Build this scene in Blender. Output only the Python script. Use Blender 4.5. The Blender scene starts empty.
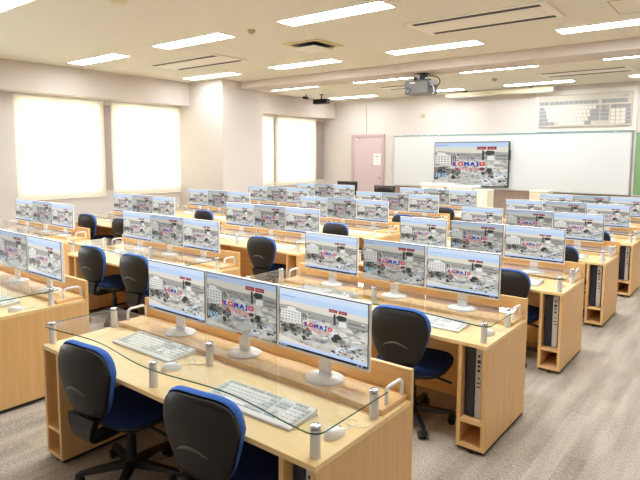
import bpy, bmesh, math, random
from mathutils import Vector, Matrix

S = bpy.context.scene
C = S.collection
R = math.radians

# ------------------------------------------------------------------ camera
CAM = (1.1952, -1.495, 1.8326)
YAW, PITCH, ROLL, FPX, PPY = 0.6674, 0.1007, 0.004, 553.47, 211.12
cd = bpy.data.cameras.new('camera')
cam = bpy.data.objects.new('camera', cd)
C.objects.link(cam)
fw = Vector((-math.sin(YAW) * math.cos(PITCH), math.cos(YAW) * math.cos(PITCH), -math.sin(PITCH)))
rt = Vector((math.cos(YAW), math.sin(YAW), 0))
up = rt.cross(fw)
r2 = rt * math.cos(ROLL) + up * math.sin(ROLL)
u2 = -rt * math.sin(ROLL) + up * math.cos(ROLL)
cam.matrix_world = Matrix(((r2.x, u2.x, -fw.x, CAM[0]), (r2.y, u2.y, -fw.y, CAM[1]), (r2.z, u2.z, -fw.z, CAM[2]), (0, 0, 0, 1)))
cd.sensor_width = 36
cd.lens = FPX / 640 * 36
cd.shift_y = (PPY - 240) / 640
cd.clip_start = 0.05
S.camera = cam

# ------------------------------------------------------------------ world, daylight, exposure
w = bpy.data.worlds.new('world')
S.world = w
w.use_nodes = True
bg = w.node_tree.nodes['Background']
bg.inputs[0].default_value = (0.80, 0.90, 1.0, 1)
bg.inputs[1].default_value = 1.5
DAYLIGHT = 75.0
LAMP = 36.0
LAMP_FRONT = 25.0
LAMP_WINDOW = 20.0     # the column of lights along the windows runs dimmed
def daylight(y0, y1, z0, z1):
    ld = bpy.data.lights.new('daylight', 'AREA')
    ld.shape = 'RECTANGLE'
    ld.size, ld.size_y = z1 - z0, y1 - y0
    ld.energy = DAYLIGHT * (y1 - y0)
    ld.color = (1.0, 0.99, 0.97)
    o = bpy.data.objects.new('daylight', ld)
    C.objects.link(o)
    o.location = (-10.05, (y0 + y1) / 2, (z0 + z1) / 2)
    o.rotation_euler = (0, R(-90), 0)
WINS = [(-2.4, -.8), (-.5, 1.1), (3.036, 4.62), (4.941, 6.546), (8.044, 9.713), (9.927, 11.554)]  # the first two are unseen windows, added to bring light to the near desks
WZ = (1.092, 2.836)
for a, b in WINS:
    daylight(a, b, *WZ)
S.view_settings.view_transform = 'Standard'
S.view_settings.look = 'None'
S.view_settings.gamma = 1
S.view_settings.use_curve_mapping = False
S.view_settings.exposure = 0.12
S.cycles.max_bounces = 10
S.cycles.diffuse_bounces = 8
S.cycles.glossy_bounces = 4
S.cycles.transparent_max_bounces = 24
S.cycles.transmission_bounces = 6
S.cycles.caustics_reflective = False
S.cycles.caustics_refractive = False
S.cycles.sample_clamp_indirect = 4

# ------------------------------------------------------------------ materials
def lin(c):
    return tuple(((v / 255) / 12.92 if v / 255 <= 0.04045 else ((v / 255 + 0.055) / 1.055) ** 2.4) for v in c) + (1,)
MATS = {}
def mat(name, rgb, rough=0.5, metal=0.0, spec=0.5, coat=0.0):
    m = bpy.data.materials.new(name)
    m.use_nodes = True
    b = m.node_tree.nodes['Principled BSDF']
    b.inputs['Base Color'].default_value = lin(rgb)
    b.inputs['Roughness'].default_value = rough
    b.inputs['Metallic'].default_value = metal
    b.inputs['Specular IOR Level'].default_value = spec
    b.inputs['Coat Weight'].default_value = coat
    MATS[name] = m
    return m
def nodes(m):
    nt = m.node_tree
    return nt, nt.nodes, nt.links, nt.nodes['Principled BSDF']
def vary(name, rgb, rgb2, scale, rough=0.5, stretch=(1, 1, 1), detail=4, bump=0.0, spec=0.5, lo=0.35, hi=0.65):
    """colour varied between two tones by noise in object space"""
    m = mat(name, rgb, rough, spec=spec)
    nt, N, Lk, b = nodes(m)
    tc = N.new('ShaderNodeTexCoord'); mp = N.new('ShaderNodeMapping'); mp.inputs['Scale'].default_value = stretch
    nz = N.new('ShaderNodeTexNoise'); nz.inputs['Scale'].default_value = scale; nz.inputs['Detail'].default_value = detail
    cr = N.new('ShaderNodeValToRGB')
    cr.color_ramp.elements[0].position = lo; cr.color_ramp.elements[0].color = lin(rgb)
    cr.color_ramp.elements[1].position = hi; cr.color_ramp.elements[1].color = lin(rgb2)
    Lk.new(tc.outputs['Object'], mp.inputs[0]); Lk.new(mp.outputs[0], nz.inputs['Vector'])
    Lk.new(nz.outputs['Fac'], cr.inputs[0]); Lk.new(cr.outputs[0], b.inputs['Base Color'])
    if bump:
        bp = N.new('ShaderNodeBump'); bp.inputs['Strength'].default_value = bump; bp.inputs['Distance'].default_value = 0.01
        Lk.new(nz.outputs['Fac'], bp.inputs['Height']); Lk.new(bp.outputs[0], b.inputs['Normal'])
    return m
def emit(name, rgb, strength=1.0):
    m = mat(name, (8, 8, 8), 0.35, spec=0.25)
    nt, N, Lk, b = nodes(m)
    b.inputs['Emission Color'].default_value = lin(rgb)
    b.inputs['Emission Strength'].default_value = strength
    return m

vary('wallpaper', (206, 199, 194), (210, 203, 198), 60, 0.85, bump=0.05, spec=0.2)
vary('mullion_mauve', (160, 147, 143), (166, 152, 148), 30, 0.7, spec=0.3)
vary('ceiling_board', (221, 217, 203), (232, 229, 217), 70, 0.95, detail=8, bump=0.12, spec=0.1)
vary('beam_paint', (206, 197, 190), (210, 201, 194), 40, 0.85, spec=0.2)
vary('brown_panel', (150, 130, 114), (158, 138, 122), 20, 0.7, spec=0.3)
vary('beech_side', (226, 186, 130), (217, 175, 118), 3.2, 0.42, stretch=(9, 9, 0.6), detail=6, bump=0.01)
vary('beech_top', (243, 215, 161), (237, 206, 150), 3.0, 0.36, stretch=(0.6, 9, 9), detail=6, bump=0.01)
vary('beech_shelf', (232, 196, 144), (224, 186, 132), 3.0, 0.40, stretch=(0.6, 9, 9), detail=6)
vary('beech_front', (228, 188, 130), (219, 177, 118), 3.0, 0.42, stretch=(0.6, 9, 9), detail=6)
mat('edge_band', (205, 165, 110), 0.5)
mat('foot_black', (18, 18, 18), 0.6)
mat('white_plastic', (240, 240, 240), 0.35)
mat('white_metal', (236, 236, 237), 0.3)
mat('brushed_aluminium', (226, 224, 222), 0.5)
mat('cap_metal', (225, 226, 228), 0.18, metal=0.85)
mat('cream_plastic', (230, 230, 224), 0.5)
mat('key_white', (244, 244, 240), 0.5)
mat('key_grey', (206, 208, 205), 0.5)
mat('key_dark', (150, 152, 152), 0.5)
mat('black_bezel', (22, 22, 26), 0.3)
mat('navy_plastic', (28, 34, 52), 0.35)
mat('silver_plastic', (196, 196, 198), 0.35)
mat('case_dark', (48, 48, 52), 0.5)
vary('shell_black', (20, 19, 19), (26, 25, 25), 160, 0.46, spec=0.4, bump=0.05)
mat('plastic_black', (24, 24, 25), 0.42)
mat('crease_highlight', (88, 87, 86), 0.35)
vary('blue_fabric', (62, 104, 182), (74, 118, 200), 220, 0.9, bump=0.15, spec=0.15)
vary('navy_fabric', (30, 44, 86), (38, 54, 102), 220, 0.9, bump=0.15, spec=0.15)
mat('orange_sticker', (228, 120, 40), 0.5)
mat('door_paint', (198, 178, 182), 0.5)
mat('door_frame_paint', (188, 164, 168), 0.5)
mat('paper', (240, 240, 238), 0.7)
mat('ink', (90, 90, 95), 0.7)
mat('steel', (190, 190, 190), 0.25, metal=0.9)
mat('board_white', (213, 215, 215), 0.28)
mat('board_frame', (205, 206, 208), 0.35, metal=0.5)
mat('teal_strip', (120, 165, 170), 0.4)
mat('board_green', (122, 158, 110), 0.7)
mat('vent_white', (240, 235, 224), 0.6)
mat('vent_dark', (22, 26, 42), 0.6)
mat('vent_stain', (206, 192, 145), 0.8)
mat('seam', (176, 160, 128), 0.9)
mat('projector_grey', (112, 113, 110), 0.45)
mat('lens_black', (10, 10, 12), 0.1)
mat('poster_base', (218, 214, 205), 0.6)
mat('poster_body', (190, 184, 172), 0.6)
mat('poster_key', (216, 213, 203), 0.6)
mat('poster_key_grey', (146, 147, 150), 0.6)
mat('poster_line', (150, 148, 146), 0.6)
mat('cream_box', (232, 226, 208), 0.6)
mat('beige_box', (216, 205, 180), 0.6)
mat('podium_white', (236, 234, 228), 0.5)
mat('detector', (224, 214, 192), 0.5)
mat('detector_old', (176, 160, 124), 0.6)
mat('screen_case', (226, 220, 192), 0.5)

def carpet():
    m = mat('carpet', (150, 138, 122), 0.97, spec=0.05)
    nt, N, Lk, b = nodes(m)
    tc = N.new('ShaderNodeTexCoord')
    sep = N.new('ShaderNodeSeparateXYZ'); Lk.new(tc.outputs['Object'], sep.inputs[0])
    comb = N.new('ShaderNodeCombineXYZ')                    # planks run along Y
    Lk.new(sep.outputs['Y'], comb.inputs['X']); Lk.new(sep.outputs['X'], comb.inputs['Y'])
    br = N.new('ShaderNodeTexBrick')
    br.inputs['Scale'].default_value = 1.0
    br.inputs['Brick Width'].default_value = 1.0; br.inputs['Row Height'].default_value = 0.125
    br.inputs['Mortar Size'].default_value = 0.0; br.offset = 0.37
    br.inputs['Color1'].default_value = (0.0, 0, 0, 1); br.inputs['Color2'].default_value = (1, 1, 1, 1)
    Lk.new(comb.outputs[0], br.inputs['Vector'])
    mp = N.new('ShaderNodeMapping'); mp.inputs['Scale'].default_value = (230, 60, 1)
    Lk.new(tc.outputs['Object'], mp.inputs[0])
    nz = N.new('ShaderNodeTexNoise'); nz.inputs['Scale'].default_value = 1.0; nz.inputs['Detail'].default_value = 3
    Lk.new(mp.outputs[0], nz.inputs['Vector'])
    mp2 = N.new('ShaderNodeMapping'); mp2.inputs['Scale'].default_value = (9, 1.2, 1)
    Lk.new(tc.outputs['Object'], mp2.inputs[0])
    nz2 = N.new('ShaderNodeTexNoise'); nz2.inputs['Scale'].default_value = 1.0; nz2.inputs['Detail'].default_value = 4
    Lk.new(mp2.outputs[0], nz2.inputs['Vector'])
    a = N.new('ShaderNodeMath'); a.operation = 'MULTIPLY'; a.inputs[1].default_value = 0.10
    Lk.new(br.outputs['Color'], a.inputs[0])
    c = N.new('ShaderNodeMath'); c.operation = 'MULTIPLY_ADD'; c.inputs[1].default_value = 0.85
    Lk.new(nz.outputs['Fac'], c.inputs[0]); Lk.new(a.outputs[0], c.inputs[2])
    d = N.new('ShaderNodeMath'); d.operation = 'MULTIPLY_ADD'; d.inputs[1].default_value = 0.40
    Lk.new(nz2.outputs['Fac'], d.inputs[0]); Lk.new(c.outputs[0], d.inputs[2])
    cr = N.new('ShaderNodeValToRGB')
    cr.color_ramp.elements[0].position = 0.45; cr.color_ramp.elements[0].color = lin((122, 112, 100))
    cr.color_ramp.elements[1].position = 0.90; cr.color_ramp.elements[1].color = lin((214, 204, 191))
    Lk.new(d.outputs[0], cr.inputs[0]); Lk.new(cr.outputs[0], b.inputs['Base Color'])
    bp = N.new('ShaderNodeBump'); bp.inputs['Strength'].default_value = 0.35; bp.inputs['Distance'].default_value = 0.006
    Lk.new(nz.outputs['Fac'], bp.inputs['Height']); Lk.new(bp.outputs[0], b.inputs['Normal'])
carpet()
def glass(name, tint, reflect=True):
    m = bpy.data.materials.new(name); m.use_nodes = True
    nt = m.node_tree; N = nt.nodes; Lk = nt.links
    N.remove(N['Principled BSDF'])
    tr = N.new('ShaderNodeBsdfTransparent'); tr.inputs[0].default_value = tint
    out = N['Material Output']
    if reflect:
        gl = N.new('ShaderNodeBsdfGlossy'); gl.inputs['Roughness'].default_value = 0.02
        fr = N.new('ShaderNodeLayerWeight'); fr.inputs['Blend'].default_value = 0.5
        pw = N.new('ShaderNodeMath'); pw.operation = 'POWER'; pw.inputs[1].default_value = 5
        mu = N.new('ShaderNodeMath'); mu.operation = 'MULTIPLY_ADD'; mu.inputs[1].default_value = 0.92; mu.inputs[2].default_value = 0.075
        mx = N.new('ShaderNodeMixShader')
        Lk.new(fr.outputs['Facing'], pw.inputs[0]); Lk.new(pw.outputs[0], mu.inputs[0]); Lk.new(mu.outputs[0], mx.inputs[0])
        Lk.new(tr.outputs[0], mx.inputs[1]); Lk.new(gl.outputs[0], mx.inputs[2]); Lk.new(mx.outputs[0], out.inputs[0])
    else:
        Lk.new(tr.outputs[0], out.inputs[0])
    MATS[name] = m
glass('glass_clear', (0.97, 0.985, 0.98, 1))
glass('glass_under', (0.99, 0.995, 0.99, 1), False)
m = mat('glass_edge', (16, 92, 74), 0.12); MATS['glass_edge'].node_tree.nodes['Principled BSDF'].inputs['Transmission Weight'].default_value = 0.35
def blind_cloth():
    m = bpy.data.materials.new('blind_cloth'); m.use_nodes = True
    nt = m.node_tree; N = nt.nodes; Lk = nt.links
    N.remove(N['Principled BSDF'])
    d = N.new('ShaderNodeBsdfDiffuse'); d.inputs[0].default_value = lin((240, 236, 222))
    t = N.new('ShaderNodeBsdfTranslucent'); t.inputs[0].default_value = lin((246, 242, 230))
    x = N.new('ShaderNodeMixShader'); x.inputs[0].default_value = 0.5
    Lk.new(d.outputs[0], x.inputs[1]); Lk.new(t.outputs[0], x.inputs[2]); Lk.new(x.outputs[0], N['Material Output'].inputs[0])
    MATS['blind_cloth'] = m
blind_cloth()
for nm, k in (('lamp_diffuser', LAMP), ('lamp_diffuser_front', LAMP_FRONT), ('lamp_diffuser_window', LAMP_WINDOW)):
    b = mat(nm, (245, 245, 245), 0.6).node_tree.nodes['Principled BSDF']
    b.inputs['Emission Color'].default_value = (0.92, 0.97, 1.0, 1); b.inputs['Emission Strength'].default_value = k

# pictures the screens show
def screen_photo(name, k, tint=(1, 1, 1)):
    m = mat(name, (6, 6, 6), 0.35, spec=0.25)
    nt, N, Lk, b = nodes(m)
    tc = N.new('ShaderNodeTexCoord')
    mp = N.new('ShaderNodeMapping'); mp.inputs['Scale'].default_value = (1, 1, 2.2)
    Lk.new(tc.outputs['Object'], mp.inputs[0])
    n1 = N.new('ShaderNodeTexNoise'); n1.inputs['Scale'].default_value = 9; n1.inputs['Detail'].default_value = 3
    n2 = N.new('ShaderNodeTexVoronoi'); n2.inputs['Scale'].default_value = 55
    Lk.new(mp.outputs[0], n1.inputs['Vector']); Lk.new(mp.outputs[0], n2.inputs['Vector'])
    sx = N.new('ShaderNodeSeparateXYZ'); Lk.new(n2.outputs['Color'], sx.inputs[0])
    a = N.new('ShaderNodeMath'); a.operation = 'MULTIPLY_ADD'; a.inputs[1].default_value = 0.16
    Lk.new(sx.outputs[0], a.inputs[0]); Lk.new(n1.outputs['Fac'], a.inputs[2])
    cr = N.new('ShaderNodeValToRGB'); e = cr.color_ramp.elements
    e[0].position = 0.35; e[0].color = lin((108, 108, 106)); e[1].position = 0.80; e[1].color = lin((230, 228, 219))
    x = e.new(0.56); x.color = lin((192, 190, 181))
    Lk.new(a.outputs[0], cr.inputs[0])
    Lk.new(cr.outputs[0], b.inputs['Emission Color']); b.inputs['Emission Strength'].default_value = k
SK = 0.92
screen_photo('screen_photo', SK)
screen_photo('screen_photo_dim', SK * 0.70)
for n, c in dict(sky=(190, 213, 242), sky_high=(206, 224, 247), haze=(224, 220, 206), hill=(164, 163, 157), dark=(62, 62, 61), mid=(124, 124, 121), pale=(232, 232, 228),
                 red=(150, 18, 50), logo_red=(214, 40, 66), logo_blue=(44, 56, 168), ring=(96, 108, 180), strip=(188, 208, 244), bar=(24, 24, 40), clock=(176, 214, 240), roof=(192, 203, 218)).items():
    emit('scr_' + n, c, SK)
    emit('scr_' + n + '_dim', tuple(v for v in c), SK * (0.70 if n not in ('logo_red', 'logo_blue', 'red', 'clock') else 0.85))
emit('scr_white', (255, 255, 255), 0.9)

# ------------------------------------------------------------------ mesh helpers
class MB:
    def __init__(s):
        s.v = []; s.f = []; s.mi = []; s.sm = []; s.mats = []
    def m(s, name):
        if name not in s.mats: s.mats.append(name)
        return s.mats.index(name)
    def add(s, vs, fs, mn, smooth=False):
        o = len(s.v); k = s.m(mn)
        s.v += [tuple(v) for v in vs]
        for f in fs:
            s.f.append([i + o for i in f]); s.mi.append(k); s.sm.append(smooth)
        return s
    def bm(s, bmx, mn, smooth=False, M=None):
        bmx.verts.index_update()
        s.add([(M @ v.co) if M else v.co for v in bmx.verts], [[v.index for v in f.verts] for f in bmx.faces], mn, smooth)
        bmx.free()
        return s
    def box(s, x0, x1, y0, y1, z0, z1, mn, bev=0.0, M=None, seg=1):
        b = bmesh.new()
        bmesh.ops.create_cube(b, size=1.0)
        for v in b.verts:
            v.co = Vector((x0 + (v.co.x + .5) * (x1 - x0), y0 + (v.co.y + .5) * (y1 - y0), z0 + (v.co.z + .5) * (z1 - z0)))
        if bev:
            bmesh.ops.bevel(b, geom=list(b.edges), offset=bev, segments=seg, affect='EDGES', profile=0.5)
        return s.bm(b, mn, False, M)
    def cyl(s, p, r, h, mn, n=16, axis='Z', r2=None, smooth=True, M=None):
        r2 = r if r2 is None else r2
        vs = []; fs = []
        for k, (rr, z) in enumerate(((r, 0), (r2, h))):
            for i in range(n):
                a = 2 * math.pi * i / n
                c, q = rr * math.cos(a), rr * math.sin(a)
                d = {'Z': (c, q, z), 'Y': (q, z, c), 'X': (z, c, q)}[axis]
                vs.append(Vector((p[0] + d[0], p[1] + d[1], p[2] + d[2])))
        if M: vs = [M @ v for v in vs]
        s.add(vs, [[i, (i + 1) % n, n + (i + 1) % n, n + i] for i in range(n)], mn, smooth)
        s.add(vs, [list(range(n))[::-1], list(range(n, 2 * n))], mn, False)
        return s
    def lathe(s, prof, mn, n=24, sx=1, sy=1, p=(0, 0, 0)):
        vs = []; fs = []
        for r, z in prof:
            for i in range(n):
                a = 2 * math.pi * i / n
                vs.append((p[0] + sx * r * math.cos(a), p[1] + sy * r * math.sin(a), p[2] + z))
        for k in range(len(prof) - 1):
            for i in range(n):
                fs.append([k * n + i, k * n + (i + 1) % n, (k + 1) * n + (i + 1) % n, (k + 1) * n + i])
        s.add(vs, fs, mn, True)
        k = len(prof) - 1
        s.add(vs, [list(range(n))[::-1], list(range(k * n, k * n + n))], mn, False)
        return s
    def tube(s, path, r, mn, n=8, rs=None):
        P = [Vector(p) for p in path]
        vs = []; fs = []
        t0 = (P[1] - P[0]).normalized()
        nrm = t0.orthogonal().normalized()
        for i, p in enumerate(P):
            t = (P[min(i + 1, len(P) - 1)] - P[max(i - 1, 0)]).normalized()
            nrm = (nrm - t * nrm.dot(t)).normalized()
            bn = t.cross(nrm)
            rr = rs[i] if rs else r
            for k in range(n):
                a = 2 * math.pi * k / n
                vs.append(p + (nrm * math.cos(a) + bn * math.sin(a)) * rr)
        for i in range(len(P) - 1):
            for k in range(n):
                fs.append([i * n + k, i * n + (k + 1) % n, (i + 1) * n + (k + 1) % n, (i + 1) * n + k])
        s.add(vs, fs, mn, True)
        e = (len(P) - 1) * n
        s.add(vs, [list(range(n))[::-1], list(range(e, e + n))], mn, False)
        return s
    def prism(s, pts, z0, z1, mn, side=None, under=None, M=None):
        n = len(pts)
        vs = [Vector((x, y, z0)) for x, y in pts] + [Vector((x, y, z1)) for x, y in pts]
        if M: vs = [M @ v for v in vs]
        s.add(vs, [list(range(n, 2 * n))], mn)
        s.add(vs, [list(range(n))[::-1]], under or mn)
        s.add(vs, [[i, (i + 1) % n, n + (i + 1) % n, n + i] for i in range(n)], side or mn)
        return s
    def build(s, name, parent=None, kind=None):
        me = bpy.data.meshes.new(name)
        me.from_pydata(s.v, [], s.f)
        for mn in s.mats: me.materials.append(MATS[mn])
        me.polygons.foreach_set('material_index', s.mi)
        me.polygons.foreach_set('use_smooth', s.sm)
        me.update()
        o = bpy.data.objects.new(name, me)
        C.objects.link(o)
        if parent: o.parent = parent
        if kind: o['kind'] = kind
        return o
def tag(o, label, cat, group=None):
    o['label'] = label; o['category'] = cat
    if group: o['group'] = group
    return o
def thing(name, loc=(0, 0, 0), rz=0, size=1.0):
    o = bpy.data.objects.new(name, None)
    o.scale = (size,) * 3
    o.empty_display_size = 0.1
    C.objects.link(o); o.location = loc; o.rotation_euler = (0, 0, rz)
    return o
KIDS = {}
def copy_tree(o, parent=None):
    c = o.copy(); C.objects.link(c)
    if parent: c.parent = parent
    for ch in KIDS.setdefault(o.name, list(o.children)):
        copy_tree(ch, c)
    return c
USED = set()
def inst(proto, loc, rz, label, cat, group):
    """the first call places the thing itself, later calls a copy of it and its parts"""
    if proto.name in USED:
        o = copy_tree(proto)
    else:
        USED.add(proto.name); KIDS.setdefault(proto.name, list(proto.children)); o = proto
    o.location = loc; o.rotation_euler = (0, 0, rz)
    return tag(o, label, cat, group)
def struct(name, mb, parent=None):
    return mb.build(name, parent, None if parent else 'structure')
def smooth_path(pts, n=6):
    P = [Vector(p) for p in pts]
    Q = [P[0]] + P + [P[-1]]
    out = []
    for i in range(1, len(Q) - 2):
        a, b, c, d = Q[i - 1], Q[i], Q[i + 1], Q[i + 2]
        for k in range(n):
            t = k / n
            out.append(0.5 * ((2 * b) + (c - a) * t + (2 * a - 5 * b + 4 * c - d) * t * t + (3 * b - a - 3 * c + d) * t ** 3))
    out.append(P[-1])
    return out
def text_polys(txt, size):
    cu = bpy.data.curves.new('lettering', 'FONT')
    cu.body = txt; cu.size = size; cu.align_x = 'CENTER'; cu.align_y = 'CENTER'; cu.resolution_u = 2
    o = bpy.data.objects.new('lettering', cu); C.objects.link(o)
    dg = bpy.context.evaluated_depsgraph_get()
    me = o.evaluated_get(dg).to_mesh()
    vs = [v.co.copy() for v in me.vertices]; fs = [list(p.vertices) for p in me.polygons]
    o.evaluated_get(dg).to_mesh_clear()
    bpy.data.objects.remove(o); bpy.data.curves.remove(cu)
    if vs:
        w_ = max(v.x for v in vs) - min(v.x for v in vs)
        cx = (max(v.x for v in vs) + min(v.x for v in vs)) / 2; cy = (max(v.y for v in vs) + min(v.y for v in vs)) / 2
        vs = [Vector((v.x - cx, v.y - cy, 0)) for v in vs]
    else: w_ = 1
    return vs, fs, w_

# ------------------------------------------------------------------ room shell
XW, XS, YF, ZC, ZS = -9.35, -8.933, 12.089, 3.435, 2.927
YB, XR = -3.0, 2.5
struct('floor', MB().box(-9.6, XR, YB, YF + .1, -0.1, 0, 'carpet'))
struct('ceiling', MB().box(-9.6, XR, YB, YF + .1, ZC, ZC + .1, 'ceiling_board'))
struct('wall_front', MB().box(-9.6, XR, YF, YF + .15, 0, ZC, 'wallpaper'))
struct('wall_right', MB().box(XR, XR + .1, YB, YF + .1, 0, ZC, 'wallpaper'))
struct('wall_back', MB().box(-9.6, XR, YB - .1, YB, 0, ZC, 'wallpaper'))
mb = MB()
ys = [YB] + [v for p in WINS for v in p] + [YF]
for i in range(0, len(ys), 2):
    nm = 'mullion_mauve' if i in (6, 10, 12) else 'wallpaper'  # some wall strips beside the windows are a darker mauve
    mb.box(XW - .16, XW, ys[i], ys[i + 1], WZ[0], WZ[1], nm)
mb.box(XW - .16, XW, YB, YF, 0, WZ[0], 'wallpaper')
mb.box(XW - .16, XW, YB, YF, WZ[1], ZC, 'wallpaper')
struct('wall_left', mb)
struct('soffit', MB().box(XW, XS, YB, YF, ZS, ZC, 'beam_paint'))
struct('pillar', MB().box(XW, -7.857, 6.605, 7.851, 0, ZC, 'wallpaper', .008))
struct('ceiling_beam', MB().box(-7.857, XR, 7.167, 7.809, 3.28, ZC, 'beam_paint', .006))
struct('lower_wall_sheet', MB().box(-6.825, -0.94, YF - .012, YF, 0.0, 1.017, 'brown_panel'))  # flat brown sheet on the front wall below the whiteboard
struct('baseboard_front', MB().box(-6.9, XR, YF - .024, YF - .0125, 0, .07, 'brown_panel'))
struct('baseboard_left', MB().box(XW, XW + .012, YB, YF, 0, .07, 'brown_panel'))
for i, (a, b) in enumerate(WINS):
    f = MB()
    for (y0, y1, z0, z1) in ((a, a + .05, *WZ), (b - .05, b, *WZ), (a + .05, b - .05, WZ[0], WZ[0] + .05), (a + .05, b - .05, WZ[1] - .05, WZ[1]), ((a + b) / 2 - .025, (a + b) / 2 + .025, WZ[0] + .05, WZ[1] - .05)):
        f.box(XW - .13, XW - .07, y0, y1, z0, z1, 'white_metal')
    wo = struct('window_%d' % (i + 1), f)  # the two lowest numbers are the unseen windows added for their light
    MB().box(XW - .104, XW - .098, a + .05, b - .05, WZ[0] + .05, WZ[1] - .05, 'glass_clear').build('pane', wo)
BL = [(2.994, 4.716, 'white roller blind drawn over the first window, beside the bare wall end'),
      (4.898, 6.589, 'white roller blind drawn over the window touching the pillar'),
      (7.98, 9.756, 'narrow visible strip of white roller blind behind the pillar'),
      (9.863, 11.629, 'white roller blind over the window next to the front wall corner')]
for (a, b, lb) in BL:
    t = thing('roller_blind', (XW + .05, (a + b) / 2, 0.974)); h = (b - a) / 2
    tag(t, lb, 'blind', 'roller blinds')
    MB().box(-.0008, .0008, -h, h, .02, 1.93, 'blind_cloth').build('blind_cloth', t)
    MB().box(-.008, .008, -h, h, 0, .022, 'white_plastic', .002).build('bottom_bar', t)
    MB().cyl((0, -h, 1.925), .018, 2 * h, 'white_plastic', 12, 'Y').build('roller_tube', t)
    g = MB()
    g.box(-.012, .004, -h - .02, -h - .008, .0, 1.945, 'white_metal')
    g.build('side_guide', t)

# door on the front wall
dd = MB()
for (x0, x1, z0, z1) in ((-8.301, -8.216, 0, 2.44), (-7.253, -7.167, 0, 2.44), (-8.216, -7.253, 2.354, 2.44)):
    dd.box(x0, x1, YF - .05, YF - .001, z0, z1, 'door_frame_paint', .004)
dr = struct('door_1', dd)
MB().box(-8.211, -7.257, YF - .035, YF - .002, 0.005, 2.35, 'door_paint', .003).build('door_leaf', dr)
k = MB().cyl((-7.328, YF - .0755, 1.199), .03, .045, 'steel', 16, 'Y')
k.cyl((-7.328, YF - .0412, 1.199), .04, .006, 'steel', 16, 'Y')
k.build('door_knob', dr)
MB().box(-8.162, -8.023, YF - .06, YF - .034, 2.269, 2.333, 'steel', .004).build('door_closer', dr)
nt_ = MB().box(-.115, .115, 0, .002, -.15, .15, 'paper')
no = nt_.build('door_notice'); no.location = (-7.402, YF - .0385, 1.723); no.scale = (1.07, 1, 1.07)
for zz, wd in ((.09, .07), (.0, .05), (-.02, .03), (-.09, .05)):
    pass
ik = MB()
for zz, xa, xb in ((.085, -.07, .07), (.065, -.05, .06), (.0, -.02, .03), (-.08, 0, .08)):
    ik.box(xa, xb, -.0015, -.0003, zz - .006, zz + .006, 'ink')
ik.build('printed_lines', no)
tag(no, 'white paper notice taped on the pink door', 'notice')
struct('trim_1', MB().tube([(-7.841, YF - .3, ZC - .005), (-7.809, YF - .04, ZC - .03), (-7.798, YF - .02, ZC - .1), (-7.798, YF - .02, 2.445)], .012, 'beam_paint'))

# whiteboard, green board, projection screen case
wb = thing('whiteboard', (-3.904, YF, 1.006), 0, 1.07)
tag(wb, 'long white whiteboard with thin metal frame across the front wall', 'whiteboard')
MB().box(-2.73, 2.73, -.05, -.014, 0.01, 1.26, 'board_white').build('board_surface', wb)
fr = MB()
fr.box(-2.75, 2.75, -.058, -.014, 1.26, 1.285, 'board_frame'); fr.box(-2.75, 2.75, -.058, -.014, -.012, .01, 'board_frame')
fr.box(-2.75, -2.73, -.058, -.014, .01, 1.26, 'board_frame'); fr.box(2.73, 2.75, -.058, -.014, .01, 1.26, 'board_frame')
fr.build('frame', wb)
MB().box(-2.74, 2.74, -.060, -.0585, 1.258, 1.283, 'teal_strip').build('top_rail', wb)
for x in (-2.55, -2.1, -1.95, -1.75, -1.45, 2.45):
    hk = MB().box(x - .02, x + .02, -.07, -.0605, 1.23, 1.29, 'board_frame', .003)
    hk.build('hook', wb)
gb = thing('green_board', (0.612, YF, 0.985), 0, 1.07); tag(gb, 'green pin board on the wall past the whiteboard end', 'board')
MB().box(-1.40, 1.10, -.045, -.002, .02, 1.27, 'board_green').build('board_surface', gb)
f = MB(); f.box(-1.43, -1.40, -.055, -.002, 0, 1.29, 'board_frame'); f.box(1.10, 1.13, -.055, -.002, 0, 1.29, 'board_frame')
f.box(-1.40, 1.10, -.055, -.002, 1.27, 1.29, 'board_frame'); f.box(-1.40, 1.10, -.055, -.002, 0, .02, 'board_frame')
f.build('frame', gb)
sc = thing('projection_screen', (-3.85, 11.768, ZC), 0, 1.07); tag(sc, 'cream projection screen case hanging under the ceiling by the keyboard poster', 'screen')
MB().box(-1.23, 1.23, -.05, .05, -.125, -.025, 'screen_case', .012).build('case', sc)
for x in (-.75, .75): MB().box(x - .04, x + .04, -.03, .03, -.027, 0, 'plastic_black').build('bracket', sc)
MB().box(-1.2, 1.2, -.012, .012, -.138, -.124, 'board_frame').build('pull_bar', sc)

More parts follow.
